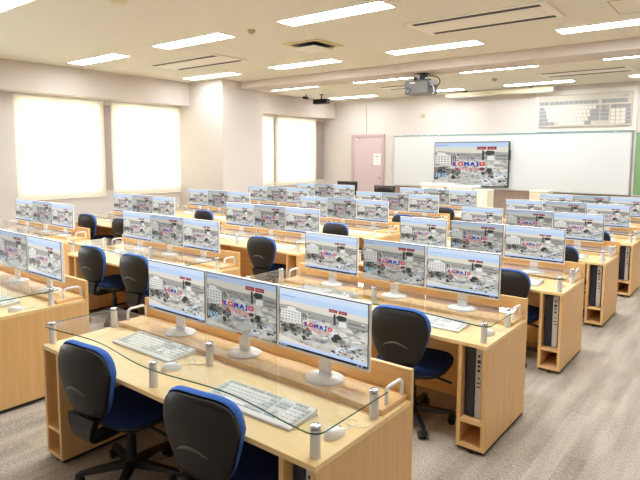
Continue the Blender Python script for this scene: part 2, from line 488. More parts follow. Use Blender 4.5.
# ------------------------------------------------------------------ screen pages
W_, H_ = .545, .307
def page(shared, W=W_, H=H_, y=0.0, seed=1):
    """the campus web page: u to the right, v downwards, both 0..1; shared = the zoomed picture with a clock"""
    rnd = random.Random(seed)
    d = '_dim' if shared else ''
    mb = MB()
    lay = [0]
    def P(u, v): return ((u - .5) * W, y - .00002 * lay[0], (1 - v) * H)
    def poly(pts, mn):
        lay[0] += 1
        mb.add([P(min(1, max(0, u)), min(1, max(0, v))) for u, v in pts], [list(range(len(pts)))], mn)
    def rect(u0, v0, u1, v1, mn): poly([(u0, v1), (u1, v1), (u1, v0), (u0, v0)], mn)
    if shared: Z = lambda u, v: (.5 + (u - .5) * 1.16, .42 + (v - .45) * 1.24)
    else: Z = lambda u, v: (u, v)
    def zp(pts, mn): poly([Z(*q) for q in pts], mn)
    def zr(u0, v0, u1, v1, mn): zp([(u0, v1), (u1, v1), (u1, v0), (u0, v0)], mn)
    def blob(u, v, r, mn, n=11, sq=1.0):
        zp([(u + r * (.75 + .4 * rnd.random()) * math.cos(-a), v + 1.5 * sq * r * (.75 + .4 * rnd.random()) * math.sin(-a)) for a in [2 * math.pi * i / n for i in range(n)]], mn)
    rect(0, 0, 1, 1, 'screen_photo' + d)
    zr(-.2, -.2, 1.2, .12, 'scr_sky_high' + d)
    zr(-.2, .10, 1.2, .20, 'scr_sky' + d)
    zr(-.2, .20, 1.2, .33, 'scr_haze' + d)
    zp([(-.2, .42), (1.2, .42), (1.2, .30), (.8, .285), (.6, .31), (.3, .30), (.12, .27), (-.2, .29)], 'scr_hill' + d)
    for i in range(26): blob(-.1 + 1.2 * rnd.random(), .34 + .1 * rnd.random(), .012 + .02 * rnd.random(), rnd.choice(['scr_mid', 'scr_pale', 'scr_dark', 'scr_hill']) + d, 7, .5)
    # pale school building with rows of windows
    zp([(.02, .52), (.27, .55), (.27, .36), (.20, .33), (.20, .30), (.10, .29), (.10, .34), (.02, .36)], 'scr_pale' + d)
    for r in range(4):
        for c in range(6): zr(.035 + .038 * c, .37 + .045 * r, .060 + .038 * c, .392 + .045 * r, 'scr_hill' + d)
    for x in (.27, .295, .32): zr(x, .36, x + .012, .52, 'scr_dark' + d)
    for i in range(15): blob(.30 + .7 * rnd.random(), .48 + .2 * rnd.random(), .02 + .03 * rnd.random(), rnd.choice(['scr_pale', 'scr_haze', 'scr_mid', 'scr_hill']) + d, 6, .5)
    # tower and blocks on the far side
    zr(.64, .26, .665, .44, 'scr_dark' + d); zp([(.665, .30), (.70, .26), (.78, .27), (.78, .33), (.70, .36)], 'scr_dark' + d)
    zr(.70, .36, .78, .44, 'scr_pale' + d); zr(.80, .34, .98, .37, 'scr_mid' + d); zr(.80, .41, 1.0, .43, 'scr_mid' + d)
    for i in range(10): zp([(.36 + .6 * (i % 5) / 5 + .05 * rnd.random(), .50 + .03 * i), (.45 + .6 * (i % 5) / 5, .485 + .03 * i), (.46 + .6 * (i % 5) / 5, .51 + .03 * i), (.37 + .6 * (i % 5) / 5, .53 + .03 * i)], rnd.choice(['scr_pale', 'scr_haze', 'scr_hill']) + d)
    # trees
    for i in range(60):
        u = .02 + .36 * rnd.random(); v = .54 + .10 * rnd.random() + u * .45 * rnd.random() + .06 * rnd.random()
        blob(u, v, .014 + .020 * rnd.random(), rnd.choice(['scr_dark', 'scr_dark', 'scr_mid', 'scr_mid']) + d, 10, .8)
    if shared:
        for i in range(40): blob(-.02 + .27 * rnd.random(), .60 + .26 * rnd.random(), .018 + .022 * rnd.random(), rnd.choice(['scr_dark', 'scr_dark', 'scr_mid']) + d, 10, .8)
    for i in range(14): blob(.62 + .14 * rnd.random(), .60 + .10 * rnd.random(), .02 + .02 * rnd.random(), rnd.choice(['scr_mid', 'scr_dark']) + d, 8, .6)
    zp([(-.1, .82), (.20, .86), (.42, .90), (.62, .93), (.62, .99), (-.1, .99)], 'scr_haze' + d)
    # curved gymnasium roof
    for i in range(5):
        zp([(.60 + .05 * i, .92 - .05 * i), (.66 + .05 * i, .93 - .05 * i), (.72 + .06 * i, .83 - .035 * i), (.68 + .05 * i, .79 - .03 * i)], ('scr_pale' if i % 2 else 'scr_roof') + d)
    for i in range(34): blob(.62 + .34 * rnd.random(), .72 + .2 * rnd.random(), .012 + .018 * rnd.random(), rnd.choice(['scr_roof', 'scr_mid', 'scr_dark', 'scr_pale']) + d, 6, .5)
    # ring, logo, red writing
    lay[0] += 1
    cu, cv, ra = ((.50, .60) if not shared else (.50, .55)), None, (.10 if not shared else .095)
    cu, cv = cu
    n = 40
    vs = []
    for i in range(n):
        a = 2 * math.pi * i / n
        for q in (1, .955): vs.append(P(cu + ra * q * math.cos(a) * (1.25 if shared else 1), cv + ra * q * math.sin(a) * W / H * (1.25 if shared else 1)))
    gaps = lambda i: (i % 20) in (0, 1, 18, 19)
    mb.add(vs, [[2 * i, 2 * i + 1, (2 * i + 3) % (2 * n), (2 * i + 2) % (2 * n)] for i in range(n) if not gaps(i)], 'scr_ring' + d)
    def write(txt, u, v, width, mn, bold=0.0):
        lay[0] += 1
        tv, tf, tw = text_polys(txt, 1.0)
        k = width * W / tw
        c = P(u, v)
        for dx in ((0,) if not bold else (-bold, 0, bold)):
            mb.add([(c[0] + q.x * k + dx * W, c[1] - abs(dx) * .001, c[2] + q.y * k * (1.15 if bold else .9)) for q in tv], tf, mn)
    def letters(txt, u0, u1, v, capv, wt):
        k = capv * H / .73
        T = [text_polys(ch, 1.0) for ch in txt]
        sx = ((u1 - u0) * W - (len(txt) - 1) * .022 * W) / sum(t[2] for t in T)
        x = (u0 - .5) * W
        for i, (tv, tf, tw) in enumerate(T):
            lay[0] += 1
            c = P(.5, v)
            for bx, bz in ((-1, -.6), (-1, .6), (0, 0), (1, -.6), (1, .6)):
                mb.add([(x + (q.x + tw / 2) * sx + bx * wt * W, c[1], c[2] + q.y * k + bz * wt * W) for q in tv], tf, 'scr_logo_red' + d if i in (1, 5) else 'scr_logo_blue' + d)
            x += tw * sx + .022 * W
    if shared:
        letters('KOMAJO', .265, .70, .50, .088, .006)
        rect(.261, .45, .274, .55, 'scr_logo_red' + d)
        write('駒沢学園 駒沢女子', .485, .615, .38, 'scr_logo_red' + d)
        write('しなやかに、つよく', .48, .285, .40, 'scr_dark' + d)
        write('これからの学びへ', .50, .80, .30, 'scr_mid' + d)
        zr(-.2, -.2, 1.2, .105, 'scr_sky_high' + d)
        rect(.595, .095, .715, .165, 'scr_red' + d); rect(.73, .095, .85, .165, 'scr_red' + d)
        for x in (.655, .79): write('お問い合せ', x, .13, .08, 'scr_haze' + d)
        write('16:55', .105, .78, .15, 'scr_clock' + d, .003)
        write('5月20日 (水)', .105, .87, .14, 'scr_clock' + d)
        rect(.02, .055, .2, .065, 'scr_ring' + d)
    else:
        letters('KOMAJO', .315, .625, .525, .07, .0045); rect(.312, .486, .322, .564, 'scr_logo_red')
        write('駒沢学園 駒沢女子', .47, .605, .26, 'scr_logo_red')
        write('しなやかに、つよく', .47, .40, .30, 'scr_mid')
        rect(.595, .185, .685, .235, 'scr_red'); rect(.70, .185, .79, .235, 'scr_red')
        for x in (.64, .745): write('お問い合せ', x, .21, .06, 'scr_haze')
        rect(.03, .11, .22, .117, 'scr_ring')
        rect(0, .0, 1, .012, 'scr_pale')
        rect(0, .915, 1, .965, 'scr_strip')
        rect(0, .965, 1, 1, 'scr_bar')
        for x in (.015, .05, .08, .90, .94): rect(x, .974, x + .02, .992, 'scr_strip')
    return mb

# ------------------------------------------------------------------ desk
DL, DW, DH = 2.09, .734, .70
def make_desk():
    root = thing('computer_desk')
    def X(x): return x + DL / 2                     # x measured from the aisle end, -2.09 .. 0
    def Y(y): return y - DW / 2
    t = .024
    top = MB()
    top.box(X(-DL), X(0), Y(0), Y(DW - .026), DH - .024, DH, 'beech_top', .0015)
    top.build('desktop', root)
    MB().box(X(-DL + .015), X(-.02), Y(.490), Y(DW - .026), DH, DH + .027, 'beech_shelf', .003).build('monitor_shelf', root)
    MB().box(X(-DL), X(0), Y(DW - .025), Y(DW), .004, .845, 'beech_front', .0015).build('back_panel', root)
    for s in (0, 1):
        def Q(a, b): return (X(-b), X(-a)) if s == 0 else (X(-DL + a), X(-DL + b))
        MB().box(*Q(0, t), Y(0.001), Y(DW - .026), .03, DH - .0245, 'beech_side').build('end_panel', root)
        MB().box(*Q(.158, .182), Y(0.001), Y(DW - .026), .03, DH - .0245, 'beech_side').build('divider_panel', root)
        MB().box(*Q(t, .158), Y(0.003), Y(DW - .08), .19, .212, 'beech_shelf').build('cabinet_shelf', root)
        MB().box(*Q(t, .158), Y(0.003), Y(DW - .08), .03, .054, 'beech_shelf').build('cabinet_base', root)
        MB().box(*Q(t, .158), Y(.62), Y(.635), .054, DH - .0245, 'beech_side').build('cabinet_back', root)
        MB().box(*Q(.004, .178), Y(.012), Y(DW - .03), .012, .0298, 'foot_black').build('plinth', root)
        for yy in (.03, .69):
            MB().cyl((X(-.09) if s == 0 else X(-DL + .09), Y(yy), 0), .018, .0118, 'foot_black', 12).build('foot', root)
        xx = X(-.038) if s == 0 else X(-DL + .038)
        r = .028
        pth = [(xx, Y(.552), DH + .027), (xx, Y(.552), DH + .075)]
        pth += [(xx, Y(.552) + r - r * math.cos(a), DH + .075 + r * math.sin(a)) for a in (.3, .7, 1.1, 1.5708)]
        pth += [(xx, Y(.690) - r + r * math.cos(a), DH + .075 + r * math.sin(a)) for a in (1.5708, 1.1, .7, .3)]
        pth += [(xx, Y(.690), DH + .075), (xx, Y(.690), DH + .027)]
        MB().tube(pth, .0085, 'white_metal', 10).build('cable_arch', root)
    # glass shelf with a waving front edge
    pts = []
    n = 64
    rc = .05
    x0, x1, y1 = X(-DL - .005), X(.003), Y(.500)
    def edge(x):
        q = (x - x0) / (x1 - x0)
        return Y(.006 + .050 * (math.sin(math.pi * 2 * q) ** 2))
    corner = lambda cx, cy, a0, a1: [(cx + rc * math.cos(a0 + (a1 - a0) * i / 6), cy + rc * math.sin(a0 + (a1 - a0) * i / 6)) for i in range(7)]
    pts += corner(x0 + rc, edge(x0 + rc) + rc, math.pi, 1.5 * math.pi)
    pts += [(x0 + rc + (x1 - x0 - 2 * rc) * i / n, edge(x0 + rc + (x1 - x0 - 2 * rc) * i / n)) for i in range(1, n)]
    pts += corner(x1 - rc, edge(x1 - rc) + rc, -.5 * math.pi, 0)
    pts += [(x1, y1), (x0, y1)]
    gs = MB().prism(pts, DH + .111, DH + .118, 'glass_clear', 'glass_edge', 'glass_under')
    gs.mi[2 + len(pts) - 2] = gs.m('glass_clear')           # the polished rear edge
    gs.build('glass_shelf', root)
    for px in (-.045, -1.062, -2.072):
        for pyy in (.056, .462 if px != -1.062 else .412):
            q = MB().cyl((X(px), Y(pyy), DH), .0205, .1105, 'brushed_aluminium', 20)
            po = q.build('post', root)
            c = MB().lathe([(.0205, 0), (.0205, .007), (.017, .010), (.004, .0108)], 'cap_metal', 20, p=(X(px), Y(pyy), DH + .1185))
            c.build('post_cap', po)
    return root

def make_monitor(shared):
    root = thing('computer_monitor')
    yb = -.075                                      # screen plane in front of the stand
    z0 = .108
    hb = MB()
    hw, hh = .280, .327
    fr = .0055
    hb.box(-hw, hw, yb, yb + .022, z0, z0 + hh, 'white_plastic', .003)
    hb.box(-hw + .05, hw - .05, yb + .02, yb + .05, z0 + .03, z0 + hh - .05, 'white_plastic', .012)
    # thin dark line round the picture
    hb.box(-W_ / 2 - .004, W_ / 2 + .004, yb - .0012, yb + .001, z0 + .018 - .003, z0 + .018 + H_ - .004 + .002, 'black_bezel')
    hb.build('housing', root)
    s = page(shared, W_, H_ - .006, 0, 3).build('screen', root)
    s.location = (0, yb - .0016, z0 + .018)
    st = MB()
    st.box(-.036, .036, -.0525, -.030, .012, z0 + .12, 'white_plastic', .004)
    st.build('stand_neck', root)
    MB().lathe([(.100, 0), (.102, .004), (.098, .009), (.06, .013), (.03, .0145)], 'white_plastic', 36, 1, .93, (0, -.045, 0)).build('stand_base', root)
    if shared:
        MB().box(-.028, .016, yb - .0012, yb + .001, z0 + .004, z0 + .014, 'orange_sticker').build('sticker', root)['label'] = 'small orange sticker'
    return root

def make_keyboard():
    root = thing('keyboard')
    hw, d0, d1 = .270, -.097, .097
    b = bmesh.new()
    vs = [(-hw, d0, 0), (hw, d0, 0), (hw, d1, 0), (-hw, d1, 0), (-hw, d0, .014), (hw, d0, .014), (hw, d1, .029), (-hw, d1, .029)]
    bv = [b.verts.new(v) for v in vs]
    for f in ((3, 2, 1, 0), (4, 5, 6, 7), (0, 1, 5, 4), (1, 2, 6, 5), (2, 3, 7, 6), (3, 0, 4, 7)): b.faces.new([bv[i] for i in f])
    bmesh.ops.bevel(b, geom=list(b.edges), offset=.004, segments=2, affect='EDGES', profile=.5)
    MB().bm(b, 'cream_plastic').build('body', root)
    ks = MB()
    slope = math.atan2(.020, .23)
    def key(x0, x1, y0, y1, mn, h=.005):
        M = Matrix.Translation((0, 0, 0))
        z = lambda y: .014 + (y - d0) / (d1 - d0) * .015
        e = .0022
        v = [(x0, y0, z(y0)), (x1, y0, z(y0)), (x1, y1, z(y1)), (x0, y1, z(y1)),
             (x0 + e, y0 + e, z(y0) + h), (x1 - e, y0 + e, z(y0) + h), (x1 - e, y1 - e, z(y1) + h), (x0 + e, y1 - e, z(y1) + h)]
        ks.add(v, [(4, 5, 6, 7), (0, 1, 5, 4), (1, 2, 6, 5), (2, 3, 7, 6), (3, 0, 4, 7)], mn)
    u = .0205
    g = .0022
    xs = -hw + .018
    for blk in range(3):
        for i in range(4 if blk else 4):
            x = xs + .03 + blk * .105 + i * .0235
            key(x, x + .021, .070, .086, 'key_grey')
    key(xs, xs + .02, .070, .086, 'key_grey')
    for i in range(3): key(.165 + i * .0 + (-.0), .186, .070, .086, 'key_grey') if i == 0 else key(.143 + 0.0235 * (i + 1), .164 + .0235 * (i + 1), .070, .086, 'key_grey')
    for r_ in range(5):
        y0 = .038 - r_ * .0265
        y1 = y0 + .0235
        x = xs
        left = (.020, .031, .036, .046, .030)[r_]
        key(x, x + left, y0, y1, 'key_grey'); x += left + g
        if r_ < 4:
            nk = (12, 12, 11, 10)[r_]
            for i in range(nk):
                key(x, x + u, y0, y1, 'key_white'); x += u + g
            key(x, xs + .335, y0, y1, 'key_grey')
        else:
            key(x, x + .03, y0, y1, 'key_grey'); x += .03 + g
            key(x, x + .03, y0, y1, 'key_grey'); x += .03 + g
            key(x, x + .13, y0, y1, 'key_white'); x += .13 + g
            key(x, x + .04, y0, y1, 'key_grey'); x += .04 + g
            key(x, xs + .335, y0, y1, 'key_grey')
    xc = xs + .348
    for (r_, cols) in ((0, 3), (1, 3), (3, 1), (4, 3)):
        for c in range(cols):
            cc = c if cols > 1 else 1
            key(xc + cc * .0225, xc + cc * .0225 + .0205, .038 - r_ * .0265, .0615 - r_ * .0265, 'key_grey')
    xn = xc + .0785
    for r_ in range(5):
        for c in range(4):
            key(xn + c * .0225, xn + c * .0225 + .0205, .038 - r_ * .0265, .0615 - r_ * .0265, 'key_grey' if c == 3 or r_ == 0 else 'key_white')
    ks.build('keys', root)
    cord = smooth_path([(.20, .096, .018), (.225, .105, .006), (.245, .10, .003), (.270, .098, .003), (.278, .085, .003)], 6)
    MB().tube(cord, .0022, 'white_plastic', 6).build('cord', root)
    return root

def make_mouse():
    root = thing('mouse')
    n, mrow = 20, 9
    b = MB()
    prof = []
    vs = []; fs = []
    for k in range(mrow):
        ph = (math.pi / 2) * k / (mrow - 1)
        for i in range(n):
            a = 2 * math.pi * i / n
            x = .032 * math.cos(ph) ** .55 * math.cos(a) * (1 + .08 * math.sin(a)); y = .056 * math.cos(ph) ** .55 * math.sin(a)
            z = .036 * math.sin(ph) ** .9 * (1 - .22 * (y / .056))
            vs.append((x, y, max(z, 0)))
    for k in range(mrow - 1):
        for i in range(n): fs.append([k * n + i, k * n + (i + 1) % n, (k + 1) * n + (i + 1) % n, (k + 1) * n + i])
    b.add(vs, fs, 'white_plastic', True)
    b.add(vs, [list(range(n))[::-1], list(range((mrow - 1) * n, mrow * n))], 'white_plastic', True)
    b.build('body', root)
    MB().cyl((-.003, .032, .0235), .009, .006, 'key_dark', 12, 'X').build('wheel', root)
    c = smooth_path([(0, .055, .008), (.004, .09, .004), (.0, .13, .003), (-.02, .155, .003), (-.05, .15, .003), (-.055, .125, .003), (-.02, .105, .0035), (.03, .12, .006), (.05, .16, .004), (.03, .215, .003)], 7)
    MB().tube(c, .0018, 'white_plastic', 6).build('cord', root)
    return root

def make_tower():
    root = thing('pc_tower')
    MB().box(-.054, .054, -.17, .19, .008, .440, 'case_dark', .003).build('case', root)
    MB().box(-.054, .010, -.186, -.171, .004, .446, 'navy_plastic', .004).build('front_cover', root)
    sp = MB().box(.011, .054, -.184, -.171, .004, .446, 'silver_plastic', .003).build('port_panel', root)
    for (z0, z1, x0, x1, mn) in ((.30, .315, .025, .040, 'foot_black'), (.33, .342, .025, .040, 'foot_black'), (.355, .375, .022, .043, 'plastic_black'), (.255, .265, .027, .038, 'foot_black'), (.225, .232, .020, .046, 'case_dark'), (.20, .207, .020, .046, 'case_dark')):
        MB().box(x0, x1, -.187, -.1842, z0, z1, mn).build('port', sp)
    MB().cyl((.032, -.188, .400), .008, .004, 'navy_plastic', 14, 'Y').build('power_button', sp)
    for x in (-.04, .04):
        MB().box(x - .01, x + .01, -.15, .17, 0, .0078, 'foot_black').build('foot', root)
    return root

def make_chair():
    root = thing('office_chair')
    # backrest: shield outline, wide shoulders, narrow waist
    def outline(n=40, k=1.0):
        P = []
        for i in range(n):
            a = 2 * math.pi * i / n
            c, s_ = math.cos(a), math.sin(a)
            e = .54
            x = math.copysign(abs(c) ** e, c); z = math.copysign(abs(s_) ** e, s_)
            t = (z + 1) / 2
            wv = .112 + .092 * min(1, t * 1.5) ** .8
            P.append((x * wv * k, .5 * z * k))
        return P
    def dome(mb, mn, h, zc, yf, depth, back):
        n = 40
        vs = []; fs = []
        rings = [0, .35, .65, .85, .95, 1.0]
        for q in rings:
            for (x, z) in outline(n, max(q, .001)):
                curve = .045 * (x / .235) ** 2 - .05 * (z + .5) + .02 * (z * 2) ** 2
                puff = depth * (1 - q ** 6) if True else 0
                vs.append((x, yf + curve + (-puff if back else puff), zc + z * h))
        m = len(rings)
        for r_ in range(m - 1):
            for i in range(n):
                f = [r_ * n + i, r_ * n + (i + 1) % n, (r_ + 1) * n + (i + 1) % n, (r_ + 1) * n + i]
                fs.append(f if back else f[::-1])
        mb.add(vs, fs, mn, True)
        return vs[-n:]
    HB, ZB, YBK = .40, .655, -.285
    sh = MB()
    e1 = dome(sh, 'shell_black', HB, ZB, YBK, .030, True)
    rim = [(x, y + .024, z) for x, y, z in e1]
    n = len(e1)
    sh.add(list(e1) + rim, [[i, (i + 1) % n, n + (i + 1) % n, n + i] for i in range(n)], 'shell_black', True)
    sh.add(rim, [list(range(n))[::-1]], 'shell_black')
    so = sh.build('backrest_shell', root)
    arc = []
    for i in range(13):
        q = -1 + 2 * i / 12
        x = .085 * q; z = .012 * 0 + .030 * (1 - q * q)
        arc.append((x, YBK - .048 + .045 * (x / .235) ** 2 - .05 * (z / HB), ZB - .035 + z))
    MB().tube(arc, .006, 'crease_highlight', 8, [.001 + .0065 * math.sin(math.pi * i / 12) ** .6 for i in range(13)]).build('crease', so)  # ridge coloured lighter than the shell, its highlight put into the colour
    cu = MB()
    k = 1.02
    e2 = []
    n = 40
    vs = []; fs = []
    rings = [(0, .034), (.4, .033), (.7, .030), (.88, .023), (.97, .011), (1.0, 0), (1.0, -.022), (.97, -.030)]
    for q, dy in rings:
        for (x, z) in outline(n, max(q, .001) * k):
            curve = .045 * (x / .235) ** 2 - .05 * (z + .5) + .02 * (z * 2) ** 2
            vs.append((x, YBK + .042 + curve + dy, ZB + .010 + z * HB))
    for r_ in range(len(rings) - 1):
        for i in range(n):
            fs.append([r_ * n + i, (r_ + 1) * n + i, (r_ + 1) * n + (i + 1) % n, r_ * n + (i + 1) % n])
    cu.add(vs, fs, 'blue_fabric', True)
    cu.build('backrest_cushion', root)
    # support arm from the shell down and under the seat
    ar = smooth_path([(0, YBK - .002, ZB - .17), (0, YBK - .008, ZB - .235), (0, YBK + .008, .365), (0, YBK + .08, .340), (0, -.075, .340)], 6)
    sa = MB()
    P = ar
    vs = []
    for i, p in enumerate(P):
        t = i / (len(P) - 1)
        wv = .108 - .066 * min(1, t * 1.4); th = .022 - .006 * t
        tt = (P[min(i + 1, len(P) - 1)] - P[max(i - 1, 0)]).normalized()
        nn = Vector((1, 0, 0)).cross(tt)
        for sx, sn in ((-1, -1), (1, -1), (1, 1), (-1, 1)):
            vs.append(p + Vector((1, 0, 0)) * wv * sx + nn * th * sn)
    fs = [[i * 4 + j, i * 4 + (j + 1) % 4, (i + 1) * 4 + (j + 1) % 4, (i + 1) * 4 + j] for i in range(len(P) - 1) for j in range(4)]
    fs += [[3, 2, 1, 0], [len(vs) - 4, len(vs) - 3, len(vs) - 2, len(vs) - 1]]
    sa.add(vs, fs, 'shell_black')
    sa.build('back_support', root)
    def pad(rx, ry, prof, mn, nme, yo=.04):
        b = MB(); n = 40; vs = []; fs = []
        for q, z in prof:
            for i in range(n):
                a = 2 * math.pi * i / n
                c, s_ = math.cos(a), math.sin(a); e = .6
                vs.append((rx * q * math.copysign(abs(c) ** e, c), yo + ry * q * math.copysign(abs(s_) ** e, s_), z - .012 * (q * s_) ** 2 * (1 if s_ > 0 else 0)))
        for r_ in range(len(prof) - 1):
            for i in range(n): fs.append([r_ * n + i, r_ * n + (i + 1) % n, (r_ + 1) * n + (i + 1) % n, (r_ + 1) * n + i])
        fs += [list(range(n))[::-1], list(range((len(prof) - 1) * n, len(prof) * n))]
        b.add(vs, fs, mn, True)
        return b.build(nme, root)
    pad(.245, .235, [(.94, .398), (1.0, .410), (1.0, .432), (.95, .448), (.8, .458), (.4, .456), (.01, .452)], 'navy_fabric', 'seat_cushion')
    pad(.242, .232, [(.55, .355), (.85, .365), (1.0, .392), (1.01, .409), (.9, .4095)], 'plastic_black', 'seat_shell')
    MB().box(-.07, .07, -.07, .10, .320, .3545, 'plastic_black', .008).build('tilt_mechanism', root)
    MB().tube(smooth_path([(.06, .02, .336), (.16, .02, .330), (.22, .03, .315), (.27, .03, .305)], 4), .009, 'plastic_black', 8).build('lever', root)
    col = MB(); col.cyl((0, 0, .115), .030, .13, 'plastic_black', 18); col.cyl((0, 0, .245), .020, .0745, 'plastic_black', 16)
    col.cyl((0, 0, .07), .045, .05, 'plastic_black', 18, r2=.036)
    col.build('gas_column', root)
    for i in range(5):
        a = 2 * math.pi * i / 5 + R(90)
        M = Matrix.Rotation(a, 4, 'Z')
        lg = MB()
        v = []
        for (x, wv, z0, z1) in ((.03, .028, .072, .110), (.16, .024, .072, .100), (.27, .019, .070, .088), (.295, .012, .066, .080)):
            for (yy, zz) in ((-wv, z0), (wv, z0), (wv * .7, z1), (-wv * .7, z1)): v.append(M @ Vector((x, yy, zz)))
        fs = [[k_ * 4 + j, k_ * 4 + (j + 1) % 4, (k_ + 1) * 4 + (j + 1) % 4, (k_ + 1) * 4 + j] for k_ in range(3) for j in range(4)] + [[3, 2, 1, 0], [12, 13, 14, 15]]
        lg.add(v, fs, 'plastic_black')
        lo = lg.build('base_leg', root)
        ct = MB()
        ct.cyl((.27, -.028, .026), .026, .018, 'plastic_black', 16, 'Y', M=M); ct.cyl((.27, .010, .026), .026, .018, 'plastic_black', 16, 'Y', M=M)
        ct.cyl((.27, -.010, .020), .012, .020, 'plastic_black', 10, 'Y', M=M)
        ct.cyl((.275, 0, .03), .008, .045, 'plastic_black', 8, M=M)
        ct.box(.25, .30, -.012, .012, .03, .058, 'plastic_black', .004, M=M)
        ct.build('caster', lo)
    return root

P_ROW, P_COL = 1.6356, 2.8815
desk0, mon_side, mon_shared = make_desk(), make_monitor(False), make_monitor(True)
kb0, ms0, pc0, ch0 = make_keyboard(), make_mouse(), make_tower(), make_chair()
ORD = ['', 'sixth', 'fifth', 'fourth', 'third', 'second', 'first']
BANK = ['aisle', 'middle', 'window']
JIT = {(0, 2, 0): -.045, (0, 3, 0): -.035, (1, 1, 2): .05, (1, 1, 1): .04, (0, 4, 0): -.04, (0, 5, 0): -.03}
SIDE = ['window-side', 'central', 'aisle-side']
for c in range(3):
    for r in range(1, 7):
        if c == 2 and r == 1: continue
        ox, oy = -P_COL * c, P_ROW * (r - 1)
        where = 'in the %s row from the whiteboard, %s bank' % (ORD[r], BANK[c])
        inst(desk0, (ox - DL / 2, oy + DW / 2, 0), 0, 'beech computer desk with glass shelf ' + where, 'desk', 'computer desks in three banks')
        zr = DH + .0272
        for k in range(3):
            x = ox - 1.855 + .5702 * (k + .5) + JIT.get((c, r, k), 0)
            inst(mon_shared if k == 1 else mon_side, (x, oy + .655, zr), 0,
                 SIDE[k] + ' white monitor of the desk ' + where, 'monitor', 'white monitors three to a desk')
        for k, (kx, ky, rz, mx, my) in enumerate(((-1.525, .378, .015, -1.175, .245), (-.515, .222, .03, -.082, .225))):
            sd = SIDE[0] if k == 0 else SIDE[2]
            inst(kb0, (ox + kx, oy + ky, DH + .0003), rz, sd + ' white keyboard under the glass ' + where, 'keyboard', 'white keyboards under the glass shelves')
            inst(ms0, (ox + mx, oy + my, DH + .0003), R(-8) if k == 1 else R(-12), sd + ' white mouse on the desk ' + where, 'mouse', 'white mice on the desks')
        if c == 0:
            inst(pc0, (ox - .0985, oy + .235, .2125), 0, 'navy and silver computer tower in the desk cabinet, %s row from the whiteboard' % ORD[r], 'computer', 'computer towers in the aisle-end cabinets')

CHAIRS = [  # bank, row, seat, dx, dy, turn
    (0, 1, 0, -1.495, .195, 6), (0, 1, 1, -.585, .19, 9), (0, 2, 1, -.59, .18, 8), (0, 3, 1, -.48, .18, 6), (0, 4, 1, -.48, .18, 5), (0, 5, 1, -.48, .18, 5), (1, 2, 0, -1.45, .19, 6), (1, 2, 1, -.66, .19, 6), (1, 3, 1, -.54, .18, 8),
    (1, 4, 1, -.66, .18, 8), (1, 5, 1, -.48, .18, 8), (1, 6, 1, -.55, .18, 8), (2, 3, 0, -1.6, .18, 8), (2, 3, 1, -.6, .18, 8), (2, 4, 1, -.66, .18, 8), (2, 5, 1, -.58, .18, 5)]
for (c, r, s_, dx, dy, turn) in CHAIRS:
    inst(ch0, (-P_COL * c + dx, P_ROW * (r - 1) + dy, 0), R(turn), 'black chair at the %s seat in the %s row from the whiteboard, %s bank' % (SIDE[2 * s_], ORD[r], BANK[c]), 'chair', 'black and blue office chairs')

# ------------------------------------------------------------------ wall screen and front of the room
tv = thing('wall_screen', (-4.556, YF - .064, 1.065), 0, 1.07); tag(tv, 'large black-framed screen showing the campus page on the whiteboard', 'screen')
MB().box(-.925, .925, -.075, -.002, 0, 1.045, 'black_bezel', .006).build('housing', tv)
pg = page(True, 1.82, 1.01, 0, 3)
pg.mats = [x.replace('_dim', '') for x in pg.mats]
s = pg.build('screen', tv); s.location = (0, -.0765, .018)
MB().box(.926, .95, -.07, -.02, .62, .86, 'black_bezel', .004).build('side_speaker', tv)

def cabinet(loc, w_, d_, h_, mn, label):
    t = thing('podium_cabinet', loc); tag(t, label, 'cabinet', 'white cabinets below the wall screen')
    MB().box(-w_ / 2, w_ / 2, -d_ / 2, d_ / 2, .03, h_ - .05, mn, .004).build('body', t)
    MB().box(-w_ / 2 - .02, w_ / 2 + .02, -d_ / 2 - .02, d_ / 2 + .02, h_ - .0495, h_, mn, .006).build('top', t)
    MB().box(-w_ / 2 + .02, w_ / 2 - .02, -d_ / 2 + .02, d_ / 2 - .02, 0, .0295, 'foot_black').build('plinth', t)
    MB().box(-.10, .10, -d_ / 2 - .012, -d_ / 2 - .0005, h_ - .12, h_ - .105, 'steel', .002).build('handle', t)
    return t
cabinet((-4.66, 10.35, 0), .60, .45, 1.19, 'podium_white', 'white cabinet below the wall screen, the one by the screen clock')
cabinet((-4.02, 10.35, 0), .60, .45, 1.16, 'podium_white', 'white cabinet below the wall screen, beside the cream box')

bx = thing('paper_carton', (-3.50, 10.3, 0)); tag(bx, 'tall cream carton standing beside the white cabinets', 'box')
MB().box(-.15, .15, -.18, .18, 0, 1.06, 'cream_box', .004).build('body', bx)
MB().box(-.155, .155, -.185, .185, 1.0602, 1.10, 'cream_box', .004).build('lid', bx)
MB().box(-.02, .02, -.1815, -.1805, .05, 1.0, 'paper').build('tape', bx)
bx = thing('storage_box', (-2.28, 10.3, 0)); tag(bx, 'beige steel box standing alone below the whiteboard', 'box')
MB().box(-.18, .18, -.2, .2, 0, 1.10, 'beige_box', .006).build('body', bx)
MB().box(-.19, .19, -.21, .21, 1.1005, 1.13, 'cream_box', .004).build('lid', bx)
MB().box(-.15, .15, -.206, -.2005, .65, 1.05, 'beige_box', .002).build('door', bx)

